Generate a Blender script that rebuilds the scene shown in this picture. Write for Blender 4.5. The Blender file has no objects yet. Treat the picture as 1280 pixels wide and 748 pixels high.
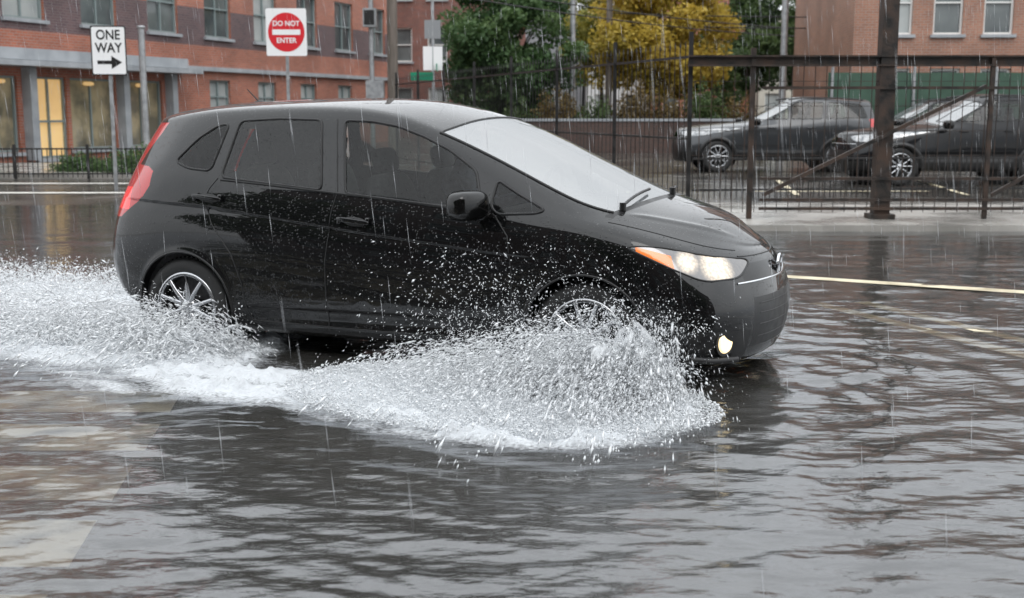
import bpy, math, random
import numpy as np
from mathutils import Vector, Matrix, kdtree
random.seed(3); rng=np.random.default_rng(7)
SC=bpy.context.scene
SC.view_settings.view_transform='Standard'; SC.view_settings.look='None'; SC.view_settings.exposure=0

# ------------------------------------------------------------------ helpers
def link(o,parent=None):
    SC.collection.objects.link(o)
    if parent: o.parent=parent
    return o
def empty(name,loc=(0,0,0),rz=0):
    e=bpy.data.objects.new(name,None); e.location=loc; e.rotation_euler=(0,0,rz); e.empty_display_size=.2
    return link(e)
def np_mesh(name,V,F,mats,mi=None,smooth=True,parent=None,attrs=None):
    V=np.asarray(V,dtype=np.float32); F=np.asarray(F,dtype=np.int32)
    me=bpy.data.meshes.new(name); n,k=F.shape
    me.vertices.add(len(V)); me.vertices.foreach_set('co',V.ravel())
    me.loops.add(n*k); me.loops.foreach_set('vertex_index',F.ravel())
    me.polygons.add(n); me.polygons.foreach_set('loop_start',np.arange(0,n*k,k,dtype=np.int32))
    for m in mats: me.materials.append(m)
    if mi is not None: me.polygons.foreach_set('material_index',np.asarray(mi,dtype=np.int32))
    me.update(calc_edges=True)
    me.polygons.foreach_set('use_smooth',np.full(n,smooth,dtype=bool))
    if attrs:
        for an,(dom,arr) in attrs.items():
            a=me.attributes.new(an,'FLOAT',dom); a.data.foreach_set('value',np.asarray(arr,dtype=np.float32).ravel())
    o=bpy.data.objects.new(name,me); return link(o,parent)
class Geo:
    def __init__(s): s.V=[];s.F=[];s.M=[];s.S=[]
    def add(s,vs,fs,mi=0,sm=False):
        b=len(s.V); s.V+= [tuple(v) for v in vs]
        for f in fs: s.F.append(tuple(i+b for i in f)); s.M.append(mi); s.S.append(sm)
    def box(s,c,d,mi=0,R=None):
        x,y,z=d[0]/2,d[1]/2,d[2]/2
        vs=[Vector((a*x,b*y,e*z)) for a in(-1,1) for b in(-1,1) for e in(-1,1)]
        if R is not None: vs=[R@v for v in vs]
        vs=[v+Vector(c) for v in vs]
        s.add(vs,[(0,1,3,2),(4,6,7,5),(0,4,5,1),(2,3,7,6),(0,2,6,4),(1,5,7,3)],mi)
    def bar(s,p0,p1,w,h,mi=0):
        p0=Vector(p0);p1=Vector(p1);d=(p1-p0);L=d.length;R=d.to_track_quat('X','Z').to_matrix()
        s.box((p0+p1)/2,(L,w,h),mi,R)
    def cyl(s,p0,p1,r0,r1=None,n=12,mi=0,cap=True):
        if r1 is None:r1=r0
        p0=Vector(p0);p1=Vector(p1);R=(p1-p0).to_track_quat('Z','Y').to_matrix()
        vs=[]
        for p,r in((p0,r0),(p1,r1)):
            for i in range(n):
                a=2*math.pi*i/n; vs.append(p+R@Vector((r*math.cos(a),r*math.sin(a),0)))
        fs=[(i,(i+1)%n,n+(i+1)%n,n+i) for i in range(n)]
        s.add(vs,fs,mi,True)
        if cap: s.add(vs,[tuple(range(n-1,-1,-1)),tuple(range(n,2*n))],mi)
    def tube(s,pts,r,n=6,mi=0,closed=False):
        pts=[Vector(p) for p in pts];N=len(pts);vs=[]
        for i,p in enumerate(pts):
            a=pts[(i-1)%N] if (closed or i>0) else p
            b=pts[(i+1)%N] if (closed or i<N-1) else p
            R=(b-a).to_track_quat('Z','Y').to_matrix()
            rr=r[i] if isinstance(r,(list,tuple)) else r
            for k in range(n):
                t=2*math.pi*k/n; vs.append(p+R@Vector((rr*math.cos(t),rr*math.sin(t),0)))
        fs=[]
        for i in range(N if closed else N-1):
            j=(i+1)%N
            for k in range(n): fs.append((i*n+k,i*n+(k+1)%n,j*n+(k+1)%n,j*n+k))
        s.add(vs,fs,mi,True)
    def lathe(s,prof,c,n=48,mi=0,sy=1):
        vs=[];m=len(prof)
        for i in range(n):
            a=2*math.pi*i/n
            for r,y in prof: vs.append((c[0]+r*math.cos(a),c[1]+y*sy,c[2]+r*math.sin(a)))
        fs=[]
        for i in range(n):
            j=(i+1)%n
            for k in range(m-1): fs.append((i*m+k,i*m+k+1,j*m+k+1,j*m+k))
        s.add(vs,fs,mi,True)
    def sq(s,c,d,e=.6,mi=0,nu=20,nv=12,R=None):
        f=lambda v:math.copysign(abs(v)**e,v)
        vs=[]
        for j in range(nv+1):
            ph=-math.pi/2+math.pi*j/nv
            for i in range(nu):
                a=2*math.pi*i/nu
                v=Vector((d[0]*f(math.cos(ph))*f(math.cos(a)),d[1]*f(math.cos(ph))*f(math.sin(a)),d[2]*f(math.sin(ph))))
                if R is not None: v=R@v
                vs.append(v+Vector(c))
        fs=[(j*nu+i,j*nu+(i+1)%nu,(j+1)*nu+(i+1)%nu,(j+1)*nu+i) for j in range(nv) for i in range(nu)]
        s.add(vs,fs,mi,True)
    def build(s,name,mats,parent=None,loc=None,rz=None):
        me=bpy.data.meshes.new(name); me.from_pydata(s.V,[],s.F)
        for m in mats: me.materials.append(m)
        me.polygons.foreach_set('material_index',s.M); me.polygons.foreach_set('use_smooth',s.S)
        me.update(); o=bpy.data.objects.new(name,me); link(o,parent)
        if loc is not None:o.location=loc
        if rz is not None:o.rotation_euler=(0,0,rz)
        return o
def mat(name,col=(.5,.5,.5),rough=.5,metal=0,**k):
    m=bpy.data.materials.new(name); m.use_nodes=True; b=m.node_tree.nodes['Principled BSDF']
    b.inputs['Base Color'].default_value=(*col,1); b.inputs['Roughness'].default_value=rough; b.inputs['Metallic'].default_value=metal
    for kk,v in k.items():
        kk=kk.replace('_',' '); b.inputs[kk].default_value=v
    return m
class N:
    def __init__(s,m): s.t=m.node_tree; s.b=s.t.nodes.get('Principled BSDF'); s.o=s.t.nodes.get('Material Output')
    def n(s,typ,**k):
        x=s.t.nodes.new('ShaderNode'+typ)
        for a,v in k.items():
            if a.startswith('i_'):
                key=a[2:].replace('_',' '); key=int(key) if key.isdigit() else key
                x.inputs[key].default_value=v
            else: setattr(x,a,v)
        return x
    def l(s,a,b): s.t.links.new(a,b)
def noisy(name,c1,c2,scale=3,rough=(.4,.7),bump=0,bscale=40,detail=6,stretch=(1,1,1),metal=0,lo=.35,hi=.65,**k):
    m=mat(name,c1,rough[0],metal,**k); g=N(m)
    tc=g.n('TexCoord'); mp=g.n('Mapping'); mp.inputs['Scale'].default_value=stretch; g.l(tc.outputs['Object'],mp.inputs[0])
    nz=g.n('TexNoise',i_Scale=scale,i_Detail=detail); g.l(mp.outputs[0],nz.inputs['Vector'])
    cr=g.n('ValToRGB'); cr.color_ramp.elements[0].position=lo; cr.color_ramp.elements[1].position=hi
    cr.color_ramp.elements[0].color=(*c1,1); cr.color_ramp.elements[1].color=(*c2,1)
    g.l(nz.outputs[0],cr.inputs[0]); g.l(cr.outputs[0],g.b.inputs['Base Color'])
    mr=g.n('MapRange'); mr.inputs['To Min'].default_value=rough[0]; mr.inputs['To Max'].default_value=rough[1]
    mr.inputs['From Min'].default_value=.3; mr.inputs['From Max'].default_value=.7
    g.l(nz.outputs[0],mr.inputs[0]); g.l(mr.outputs[0],g.b.inputs['Roughness'])
    if bump:
        n2=g.n('TexNoise',i_Scale=bscale,i_Detail=4); g.l(mp.outputs[0],n2.inputs['Vector'])
        bp=g.n('Bump',i_Strength=bump,i_Distance=.01); g.l(n2.outputs[0],bp.inputs['Height']); g.l(bp.outputs[0],g.b.inputs['Normal'])
    return m
def brick(name,c1,c2,mortar,rough=.55):
    m=mat(name,c1,rough); g=N(m); tc=g.n('TexCoord'); sp=g.n('SeparateXYZ'); g.l(tc.outputs['Object'],sp.inputs[0])
    ad=g.n('Math',operation='ADD'); g.l(sp.outputs[0],ad.inputs[0]); g.l(sp.outputs[1],ad.inputs[1])
    cb=g.n('CombineXYZ'); g.l(ad.outputs[0],cb.inputs[0]); g.l(sp.outputs[2],cb.inputs[1])
    bt=g.n('TexBrick',i_Scale=1.0); bt.inputs['Brick Width'].default_value=.22; bt.inputs['Row Height'].default_value=.075
    bt.inputs['Mortar Size'].default_value=.009; bt.inputs['Color1'].default_value=(*c1,1); bt.inputs['Color2'].default_value=(*c2,1); bt.inputs['Mortar'].default_value=(*mortar,1)
    g.l(cb.outputs[0],bt.inputs['Vector'])
    nz=g.n('TexNoise',i_Scale=.7,i_Detail=6); g.l(tc.outputs['Object'],nz.inputs['Vector'])
    mx=g.n('MixRGB',blend_type='MULTIPLY'); mx.inputs[0].default_value=.7
    mr=g.n('MapRange'); mr.inputs['From Min'].default_value=.3; mr.inputs['From Max'].default_value=.7; mr.inputs['To Min'].default_value=.6; mr.inputs['To Max'].default_value=1.15
    g.l(nz.outputs[0],mr.inputs[0]); g.l(bt.outputs[0],mx.inputs[1]); g.l(mr.outputs[0],mx.inputs[2]); g.l(mx.outputs[0],g.b.inputs['Base Color'])
    return m
def emis(m,col,s):
    b=m.node_tree.nodes['Principled BSDF']; b.inputs['Emission Color'].default_value=(*col,1); b.inputs['Emission Strength'].default_value=s; return m
def dropmask(g,scale,size,cover):
    tc=g.n('TexCoord')
    wn=g.n('TexNoise',i_Scale=9.0,i_Detail=2); g.l(tc.outputs['Object'],wn.inputs['Vector'])
    vm=g.n('VectorMath',operation='MULTIPLY_ADD'); vm.inputs[1].default_value=(.05,.05,.05); g.l(wn.outputs['Color'],vm.inputs[0]); g.l(tc.outputs['Object'],vm.inputs[2])
    vo=g.n('TexVoronoi',i_Scale=scale); g.l(vm.outputs[0],vo.inputs['Vector'])
    mr=g.n('MapRange'); mr.inputs['From Min'].default_value=size*.45; mr.inputs['From Max'].default_value=size; mr.inputs['To Min'].default_value=1; mr.inputs['To Max'].default_value=0
    g.l(vo.outputs['Distance'],mr.inputs[0])
    sc=g.n('SeparateColor'); g.l(vo.outputs['Color'],sc.inputs[0])
    lt=g.n('Math',operation='LESS_THAN',i_1=cover); g.l(sc.outputs[0],lt.inputs[0])
    mu=g.n('Math',operation='MULTIPLY'); g.l(mr.outputs[0],mu.inputs[0]); g.l(lt.outputs[0],mu.inputs[1]); return mu.outputs[0]
def glassmat(name,tint,ior=1.5,rough=.0,drops=0.0,painted_sheen=0.0,cover=.3,dscale=70.0,dsize=.3):
    m=bpy.data.materials.new(name); m.use_nodes=True; g=N(m); t=g.t; t.nodes.remove(g.b)
    tr=g.n('BsdfTransparent',i_Color=(*tint,1)); gl=g.n('BsdfGlossy',i_Roughness=rough); fr=g.n('Fresnel',i_IOR=ior)
    base=tr.outputs[0]
    if painted_sheen:
        df=g.n('BsdfDiffuse',i_Color=(.6,.63,.65,1)); mm=g.n('MixShader',i_0=painted_sheen); g.l(base,mm.inputs[1]); g.l(df.outputs[0],mm.inputs[2]); base=mm.outputs[0]  # pale diffuse mixed into the glass, a painted bright-sky reflection
    mx=g.n('MixShader'); g.l(fr.outputs[0],mx.inputs[0]); g.l(base,mx.inputs[1]); g.l(gl.outputs[0],mx.inputs[2]); g.l(mx.outputs[0],g.o.inputs[0])
    if drops:
        h=dropmask(g,dscale,dsize,cover)
        bp=g.n('Bump',i_Strength=drops,i_Distance=.003); g.l(h,bp.inputs['Height']); g.l(bp.outputs[0],gl.inputs['Normal'])
    return m

# ------------------------------------------------------------------ materials
def carpaint(name,col,metal=0,drops=.5,coat=1.0):
    m=mat(name,col,.35,metal); g=N(m); g.b.inputs['Coat Weight'].default_value=coat; g.b.inputs['Coat Roughness'].default_value=.015
    g.b.inputs['Specular IOR Level'].default_value=.05 if metal<.1 else .4; g.b.inputs['Coat IOR'].default_value=1.55
    h=dropmask(g,80.0,.36,.35)
    bp=g.n('Bump',i_Strength=drops,i_Distance=.003); g.l(h,bp.inputs['Height']); g.l(bp.outputs[0],g.b.inputs['Coat Normal'])
    return m
PAINT=carpaint('black_paint',(.004,.0042,.0046))
PL=noisy('black_plastic',(.010,.010,.011),(.018,.018,.018),20,(.35,.5))
PIANO=mat('gloss_black_trim',(.004,.004,.004),.08)
CH=mat('chrome',(.75,.76,.78),.12,1)
RUB=noisy('tyre_rubber',(.012,.012,.012),(.025,.025,.025),30,(.5,.8))
RIM=mat('alloy_rim',(.55,.56,.58),.25,.9)
RIMD=mat('rim_pocket',(.02,.02,.02),.4,.5)
GSIDE=glassmat('side_glass',(.80,.84,.82),1.5,.0,.5,cover=.25)
GREAR=glassmat('privacy_glass',(.52,.58,.55),1.6,.0,.6,cover=.4,dscale=85.0)
GWIN=glassmat('windscreen_glass',(.40,.43,.43),4.0,.04,.25,painted_sheen=.28)  # whitened in its colour to look like overcast sky reflected in it
SEAT=noisy('seat_fabric',(.035,.035,.037),(.07,.07,.073),60,(.7,.9))
HL=mat('headlight_lens',(.16,.16,.165),.10,.8); g=N(HL)
tc=g.n('TexCoord'); ab=g.n('VectorMath',operation='ABSOLUTE'); g.l(tc.outputs['Object'],ab.inputs[0])
def spot(c,r):
    d=g.n('VectorMath',operation='DISTANCE'); g.l(ab.outputs[0],d.inputs[0]); d.inputs[1].default_value=c
    q=g.n('MapRange'); q.interpolation_type='SMOOTHSTEP'; q.inputs['From Min'].default_value=r*.35; q.inputs['From Max'].default_value=r; q.inputs['To Min'].default_value=1; q.inputs['To Max'].default_value=0
    g.l(d.outputs['Value'],q.inputs[0]); return q.outputs[0]
s1=spot((3.14,.57,.655),.13); s2=spot((3.01,.68,.68),.085)
mxx=g.n('Math',operation='MAXIMUM'); g.l(s1,mxx.inputs[0]); g.l(s2,mxx.inputs[1])
wv=g.n('TexVoronoi',i_Scale=60.0); g.l(tc.outputs['Object'],wv.inputs['Vector'])
wm=g.n('MapRange'); wm.inputs['From Max'].default_value=.8; wm.inputs['To Min'].default_value=1.3; wm.inputs['To Max'].default_value=.55; g.l(wv.outputs['Distance'],wm.inputs[0])
m1=g.n('Math',operation='MULTIPLY_ADD',i_1=1.35,i_2=.06); g.l(mxx.outputs[0],m1.inputs[0])
m2=g.n('Math',operation='MULTIPLY'); g.l(m1.outputs[0],m2.inputs[0]); g.l(wm.outputs[0],m2.inputs[1])
g.b.inputs['Emission Color'].default_value=(1,.82,.60,1); g.l(m2.outputs[0],g.b.inputs['Emission Strength']); g.b.inputs['Coat Weight'].default_value=1
HLU=noisy('headlight_lens_unlit',(.12,.13,.14),(.45,.45,.45),14,(.1,.2),metal=.6,Coat_Weight=1)
AMB=emis(mat('amber_lens',(.8,.2,.03),.15,Coat_Weight=1),(1,.20,.03),.38)
TAIL=mat('tail_light_lens',(.42,.008,.01),.15,Coat_Weight=1); emis(TAIL,(1,.02,.02),.08)
TAILB=emis(mat('tail_light_lit',(.8,.02,.02),.12,Coat_Weight=1),(1,.03,.03),.6)
FOG=emis(mat('fog_lamp_lit',(1,.85,.55),.2),(1,.74,.38),1.4)

# ------------------------------------------------------------------ car surface
NET=np.array([
 [(-.58,0,.30),(-.58,.35,.30),(-.55,.58,.29),(-.47,.70,.28),(-.36,.75,.26),(-.1,.77,.22),(.2,.77,.19),(.6,.77,.17),(1.0,.77,.17),(1.4,.77,.17),(1.8,.77,.17),(2.15,.77,.17),(2.45,.77,.18),(2.7,.76,.18),(2.9,.75,.17),(3.04,.70,.16),(3.14,.60,.15),(3.22,.42,.15),(3.28,.22,.15),(3.30,0,.15)],
 [(-.64,0,.36),(-.64,.36,.36),(-.61,.62,.35),(-.52,.75,.33),(-.38,.80,.31),(-.1,.815,.28),(.2,.82,.25),(.6,.82,.24),(1.0,.82,.24),(1.4,.82,.24),(1.8,.82,.24),(2.15,.82,.24),(2.45,.82,.25),(2.7,.82,.25),(2.9,.80,.24),(3.07,.75,.22),(3.19,.64,.21),(3.28,.45,.2),(3.34,.23,.2),(3.36,0,.2)],
 [(-.69,0,.50),(-.69,.38,.5),(-.66,.65,.5),(-.56,.78,.48),(-.38,.83,.46),(-.1,.843,.45),(.2,.84,.45),(.6,.838,.45),(1.0,.838,.45),(1.4,.838,.45),(1.8,.838,.45),(2.15,.84,.45),(2.45,.85,.45),(2.7,.848,.43),(2.9,.83,.42),(3.08,.78,.41),(3.22,.67,.4),(3.32,.47,.39),(3.38,.24,.38),(3.40,0,.38)],
 [(-.69,0,.66),(-.69,.38,.66),(-.66,.65,.66),(-.565,.78,.66),(-.38,.835,.66),(-.1,.85,.66),(.2,.85,.66),(.6,.848,.64),(1.0,.848,.62),(1.4,.848,.61),(1.8,.848,.60),(2.15,.85,.6),(2.45,.856,.6),(2.7,.85,.58),(2.88,.83,.56),(3.06,.77,.54),(3.20,.66,.52),(3.3,.46,.52),(3.36,.24,.52),(3.38,0,.52)],
 [(-.66,0,.82),(-.66,.38,.82),(-.63,.62,.83),(-.54,.755,.84),(-.36,.82,.86),(-.1,.843,.86),(.2,.846,.85),(.6,.845,.82),(1.0,.842,.79),(1.4,.842,.77),(1.8,.842,.75),(2.15,.845,.74),(2.45,.852,.74),(2.68,.84,.72),(2.86,.81,.69),(3.02,.74,.65),(3.14,.64,.62),(3.25,.45,.615),(3.32,.24,.615),(3.35,0,.615)],
 [(-.63,0,.98),(-.63,.36,.98),(-.59,.58,.99),(-.48,.70,1.02),(-.30,.775,1.05),(-.08,.80,1.07),(.2,.805,1.05),(.6,.805,1.02),(1.0,.805,.98),(1.4,.805,.95),(1.8,.805,.915),(2.15,.81,.89),(2.42,.82,.87),(2.64,.80,.84),(2.82,.77,.80),(2.97,.70,.755),(3.09,.60,.715),(3.20,.43,.69),(3.27,.22,.685),(3.30,0,.685)],
 [(-.56,0,1.18),(-.56,.33,1.18),(-.51,.53,1.19),(-.40,.64,1.20),(-.22,.70,1.22),(-.05,.73,1.23),(.2,.735,1.22),(.6,.735,1.2),(1.0,.735,1.18),(1.4,.735,1.15),(1.80,.74,1.08),(2.15,.755,1.00),(2.42,.765,.92),(2.62,.74,.885),(2.79,.70,.845),(2.93,.63,.805),(3.06,.53,.765),(3.17,.38,.735),(3.24,.2,.715),(3.27,0,.71)],
 [(-.46,0,1.37),(-.46,.28,1.37),(-.42,.46,1.37),(-.33,.56,1.37),(-.18,.61,1.385),(-.02,.635,1.40),(.2,.645,1.415),(.6,.65,1.425),(1.0,.65,1.42),(1.35,.65,1.385),(1.72,.66,1.27),(2.1,.69,1.11),(2.42,.705,.965),(2.62,.67,.915),(2.78,.62,.88),(2.92,.55,.84),(3.04,.46,.80),(3.15,.33,.76),(3.22,.17,.73),(3.25,0,.72)],
 [(-.45,0,1.41),(-.45,.24,1.41),(-.41,.41,1.41),(-.32,.50,1.41),(-.17,.54,1.43),(0,.555,1.45),(.2,.56,1.465),(.6,.565,1.478),(1.0,.565,1.475),(1.35,.565,1.435),(1.75,.58,1.30),(2.12,.60,1.145),(2.46,.61,.99),(2.66,.57,.935),(2.80,.52,.90),(2.94,.46,.86),(3.05,.38,.82),(3.155,.27,.77),(3.225,.14,.74),(3.25,0,.725)],
 [(-.43,0,1.445),(-.43,.14,1.445),(-.39,.24,1.45),(-.31,.29,1.455),(-.17,.31,1.47),(0,.315,1.487),(.2,.32,1.5),(.6,.32,1.512),(1,.32,1.51),(1.38,.32,1.475),(1.8,.33,1.355),(2.15,.34,1.20),(2.52,.34,1.03),(2.71,.32,.965),(2.84,.29,.925),(2.97,.25,.885),(3.07,.2,.84),(3.16,.14,.785),(3.225,.07,.745),(3.25,0,.73)],
 [(-.42,0,1.455),(-.42,0,1.455),(-.385,0,1.46),(-.31,0,1.465),(-.17,0,1.48),(0,0,1.497),(.2,0,1.51),(.6,0,1.524),(1,0,1.524),(1.40,0,1.49),(1.83,0,1.37),(2.18,0,1.215),(2.55,0,1.045),(2.73,0,.975),(2.86,0,.935),(2.98,0,.895),(3.08,0,.85),(3.17,0,.79),(3.23,0,.75),(3.255,0,.73)]
]).transpose(1,0,2)  # [station,row,3]

def bw(n,us):
    us=np.asarray(us,float); i=np.clip(np.floor(us).astype(int),0,n-2); t=us-i
    W=np.zeros((len(us),n+2)); k=np.arange(len(us))
    W[k,i]=(1-t)**3/6; W[k,i+1]=(3*t**3-6*t**2+4)/6; W[k,i+2]=(-3*t**3+3*t**2+3*t+1)/6; W[k,i+3]=t**3/6
    Pd=np.zeros((n+2,n)); Pd[1:-1]=np.eye(n); Pd[0,0]=2;Pd[0,1]=-1;Pd[-1,-1]=2;Pd[-1,-2]=-1
    return W@Pd
def ss(a,b,x): t=np.clip((x-a)/(b-a),0,1); return t*t*(3-2*t)
def inpoly(px,pz,poly):
    r=np.zeros(px.shape,bool); n=len(poly)
    for i in range(n):
        x1,z1=poly[i];x2,z2=poly[(i+1)%n]
        c=((z1>pz)!=(z2>pz))
        with np.errstate(divide='ignore',invalid='ignore'): xi=(x2-x1)*(pz-z1)/((z2-z1) if z2!=z1 else 1e-9)+x1
        r^=c&(px<xi)
    return r
def roundpoly(poly,r=.03,k=5):
    q=[];n=len(poly)
    for i in range(n):
        p=Vector(poly[i]);a=Vector(poly[i-1])-p;b=Vector(poly[(i+1)%n])-p
        ra=min(r,a.length*.45);rb=min(r,b.length*.45); A=p+a.normalized()*ra;B=p+b.normalized()*rb
        for j in range(k+1):
            t=j/k; v=A*(1-t)**2+p*2*t*(1-t)+B*t*t; q.append((v.x,v.y))
    return q

def build_car(name,loc,rz,xmap,zmap,ys,nu,nv,hubs,hubz,archR,wins,paint,tyreR,rimR,detail):
    root=empty(name,loc,rz)
    net=NET.copy()
    if xmap: net[:,:,0]=np.interp(net[:,:,0],*xmap)
    if zmap: net[:,:,2]=np.interp(net[:,:,2],*zmap)
    net[:,:,1]*=ys
    L=net.copy(); L[:,:,1]*=-1
    full=np.concatenate([L,net[:,-2::-1]],axis=1)
    full[:,10,1]=0
    A0=bw(20,np.arange(20)); B0=bw(21,np.arange(21))
    P=full.copy()
    for _ in range(2):
        Sv=np.einsum('ai,ijk,bj->abk',A0,P,B0); P=P+.55*(full-Sv)
    us=np.linspace(0,19,nu); vs=np.linspace(0,20,nv)
    A=bw(20,us);B=bw(21,vs)
    G=np.einsum('ai,ijk,bj->abk',A,P,B)
    X,Y,Z=G[...,0],G[...,1],G[...,2]
    U,Vv=np.meshgrid(us,vs,indexing='ij')
    vh=np.minimum(Vv,20-Vv)
    side=(U>2.6)&(U<17)
    if detail:
        zc=np.interp(X,[-.5,.2,1.18,2.0,2.6],[.93,.895,.79,.715,.69])
        f=ss(-.5,-.3,X)*(1-ss(1.7,2.4,X))
        d=zc-Z
        disp=-.020*np.where(d>0,np.exp(-d/.10)*ss(0,.010,d),0)*f
        zl=np.interp(X,[.3,2.2],[.33,.36]); dl=zl-Z
        disp+=-.018*ss(0,.02,dl)*(1-ss(.06,.14,dl))*ss(.35,.5,X)*(1-ss(2.05,2.2,X))
    else:
        disp=-.02*ss(0,.03,.62-Z)*(1-ss(.1,.2,.62-Z))*ss(.4,.6,X)*(1-ss(2.2,2.4,X))
    for hx in hubs:
        r=np.hypot(X-hx,Z-hubz); disp+=(.005 if detail else .014)*np.exp(-((r-archR-.005)/.02)**2)*(Z<1.1)
    disp=np.where(side&(vh<6.5),disp,0)
    Y=Y+np.sign(Y)*disp
    if detail:
        Z=Z+.006*np.exp(-((vh-7.6-.25*(U-13))/.22)**2)*ss(13.1,13.8,U)*(1-ss(16,17.3,U))
    V=np.stack([X,Y,Z],-1)
    idx=np.arange(nu*nv).reshape(nu,nv)
    F=np.stack([idx[:-1,:-1],idx[1:,:-1],idx[1:,1:],idx[:-1,1:]],-1).reshape(-1,4)
    c=lambda a:((a[:-1,:-1]+a[1:,1:])/2).ravel()
    fx,fy,fz,fu,fv=c(X),c(Y),c(Z),c(U),c(vh)
    mi=np.zeros(len(F),int)
    sd=(fu>2.2)&(fu<17)
    for wi,(poly,m) in enumerate(wins):
        sel=inpoly(fx,fz,poly)&(np.abs(fy)>.4*ys)&(fv<7.6)&sd; mi[sel]=m
    mi[(fu>9.72)&(fu<12.85)&(fv>7.45)]=3
    mi[(fu>=12.85)&(fu<13.08)&(fv>6.6)]=7
    mi[(fu<2.3)&(fv>5.25)&(fv<6.75)]=2
    hp=[(13.35,4.5),(14.6,4.98),(16,5.15),(17.45,5.05),(17.55,4.65),(16.9,3.85),(15.6,3.72),(14.4,4.1)]
    hp=roundpoly(hp,.3,3)
    s=inpoly(fu,fv,hp); mi[s]=4
    if detail: mi[s&(fu<14.75)&(fv<4.62)&(fu>13.7)]=5
    if detail: tp=[(-.75,.81),(-.49,.81),(-.30,.94),(-.255,1.00),(-.25,1.09),(-.30,1.115),(-.42,1.125),(-.37,1.21),(-.29,1.31),(-.255,1.375),(-.75,1.375)]
    else: tp=[(-1.1,1.0),(-.72,1.0),(-.70,1.2),(-1.1,1.2)]
    s=inpoly(fx,fz,tp)&(np.abs(fy)>.50*ys)&(fu<5); mi[s]=6
    if detail: mi[s&(fz<.99)&(fz>.86)&(fx<-.42)]=9
    mi[(fu>17.0)&(fv>3.5)&(fv<4.62)&(mi!=4)]=10
    mi[(fu>17.1)&(fv>1.2)&(fv<2.8)]=7
    mi[(fu>14.9)&(fu<17.0)&(fv>.55)&(fv<1.75)]=7
    if not detail: mi[(fv<1.7)]=7
    keep=np.ones(len(F),bool)
    for hx in hubs: keep&=~((np.hypot(fx-hx,fz-hubz)<archR)&(np.abs(fy)>.5*ys)&(fz<hubz+archR))
    mats=[paint,GREAR,GSIDE,GWIN,HL if detail else HLU,AMB,TAIL,PL,CH,TAILB,PIANO]
    o=np_mesh('body',V.reshape(-1,3),F[keep],mats,mi[keep],True,root)
    mg=mi.reshape(nu-1,nv-1)
    st=2; idl=np.arange(nu*nv).reshape(nu,nv)[::st,::st]
    a_,b_=idl.shape; FL=np.stack([idl[:-1,:-1],idl[1:,:-1],idl[1:,1:],idl[:-1,1:]],-1).reshape(-1,4)
    mm_=mg[::st,::st][:a_-1,:b_-1].ravel(); uu=U[::st,::st][:a_-1,:b_-1].ravel(); vv=vh[::st,::st][:a_-1,:b_-1].ravel()
    sel=(~np.isin(mm_,[1,2,3]))&(uu<12.7)&(vv>4.0)
    Cc=np.array([.9,0,.9]); Dv=Cc-V.reshape(-1,3); Dv/=np.linalg.norm(Dv,axis=1,keepdims=True)
    np_mesh('cabin_lining',V.reshape(-1,3)+Dv*.022,FL[sel],[SEAT],None,True,root)
    m=(U>2.4)&(U<17.2)&(Vv<7.7)
    pts=np.stack([X[m],Z[m],Y[m]],-1)[::2]
    kd=kdtree.KDTree(len(pts))
    for i,p in enumerate(pts): kd.insert((p[0],p[1],0),i)
    kd.balance()
    def sy(x,z):
        r=kd.find_n((x,z,0),3); w=[1/(q[2]+1e-4) for q in r]
        return sum(pts[q[1]][2]*ww for q,ww in zip(r,w))/sum(w)
    T=Geo()
    def line(poly,r,closed=False,mi=0,off=0,step=.03):
        P2=[]
        n=len(poly)
        for i in range(n if closed else n-1):
            a=poly[i];b=poly[(i+1)%n];k=max(1,int(math.hypot(b[0]-a[0],b[1]-a[1])/step))
            for j in range(k): P2.append((a[0]+(b[0]-a[0])*j/k,a[1]+(b[1]-a[1])*j/k))
        if not closed:P2.append(poly[-1])
        for sg in(1,-1): T.tube([(x,sg*(sy(x,z)-off),z) for x,z in P2],r,6,mi,closed)
    for poly,m_ in wins: line(poly,.008,True,0)
    for hx in hubs:
        a0=math.asin(max(-1,min(1,(.20*(1 if detail else 1.7)-hubz)/archR)))
        arc=[(hx+archR*math.cos(a),hubz+archR*math.sin(a)) for a in np.linspace(a0,math.pi-a0,40)]
        line(arc,.007 if detail else .05,False,0,0 if detail else -.006,1)
    if detail:
        line([(.985,.22),(.99,.6),(1.03,.9),(1.055,1.0),(.98,1.40)],.0035)
        line([(2.12,.24),(2.13,.6),(2.10,.80),(2.02,.90)],.0035)
        line([(.25,1.06),(.20,1.0),(.17,.93),(.22,.80),(.36,.62),(.42,.45),(.44,.3),(.47,.24)],.0035)
        line([(.47,.24),(1.2,.235),(2.12,.24)],.003)
        line([(.27,1.052),(.6,1.03),(.98,1.0),(1.5,.96),(1.95,.915)],.008,off=0)
    else:
        line([(1.1,.4),(1.1,1.1)],.004); line([(2.05,.4),(2.05,1.05)],.004); line([(.35,1.1),(.3,.9),(.45,.5)],.004)
        line([(-.6,1.62),(0,1.665),(.8,1.665),(1.1,1.63)],.02,off=.0)
    T.build('trim_lines',[PL],root)
    def spt(u,v):
        a=bw(20,[u]);b=bw(21,[v]); return Vector(np.einsum('ai,ijk,bj->abk',a,P,b)[0,0])
    Bn=Geo()
    for sg in(0,1):
        fl=lambda v:v if sg==0 else 20-v
        Bn.tube([spt(u,fl(6.0+.1*math.sin(u))) for u in np.linspace(13.0,17.2,30)],.003,6,0)
        Bn.tube([spt(u,fl(7.42)) for u in np.linspace(9.7,12.9,30)],.009,6,0)
    Bn.tube([spt(9.72,v) for v in np.linspace(7.4,12.6,24)],.008,6,0)
    Bn.tube([spt(u,5.2) for u in np.linspace(17.2,19,8)]+[spt(u,14.8) for u in np.linspace(19,17.2,8)],.004,6,0)
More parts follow.
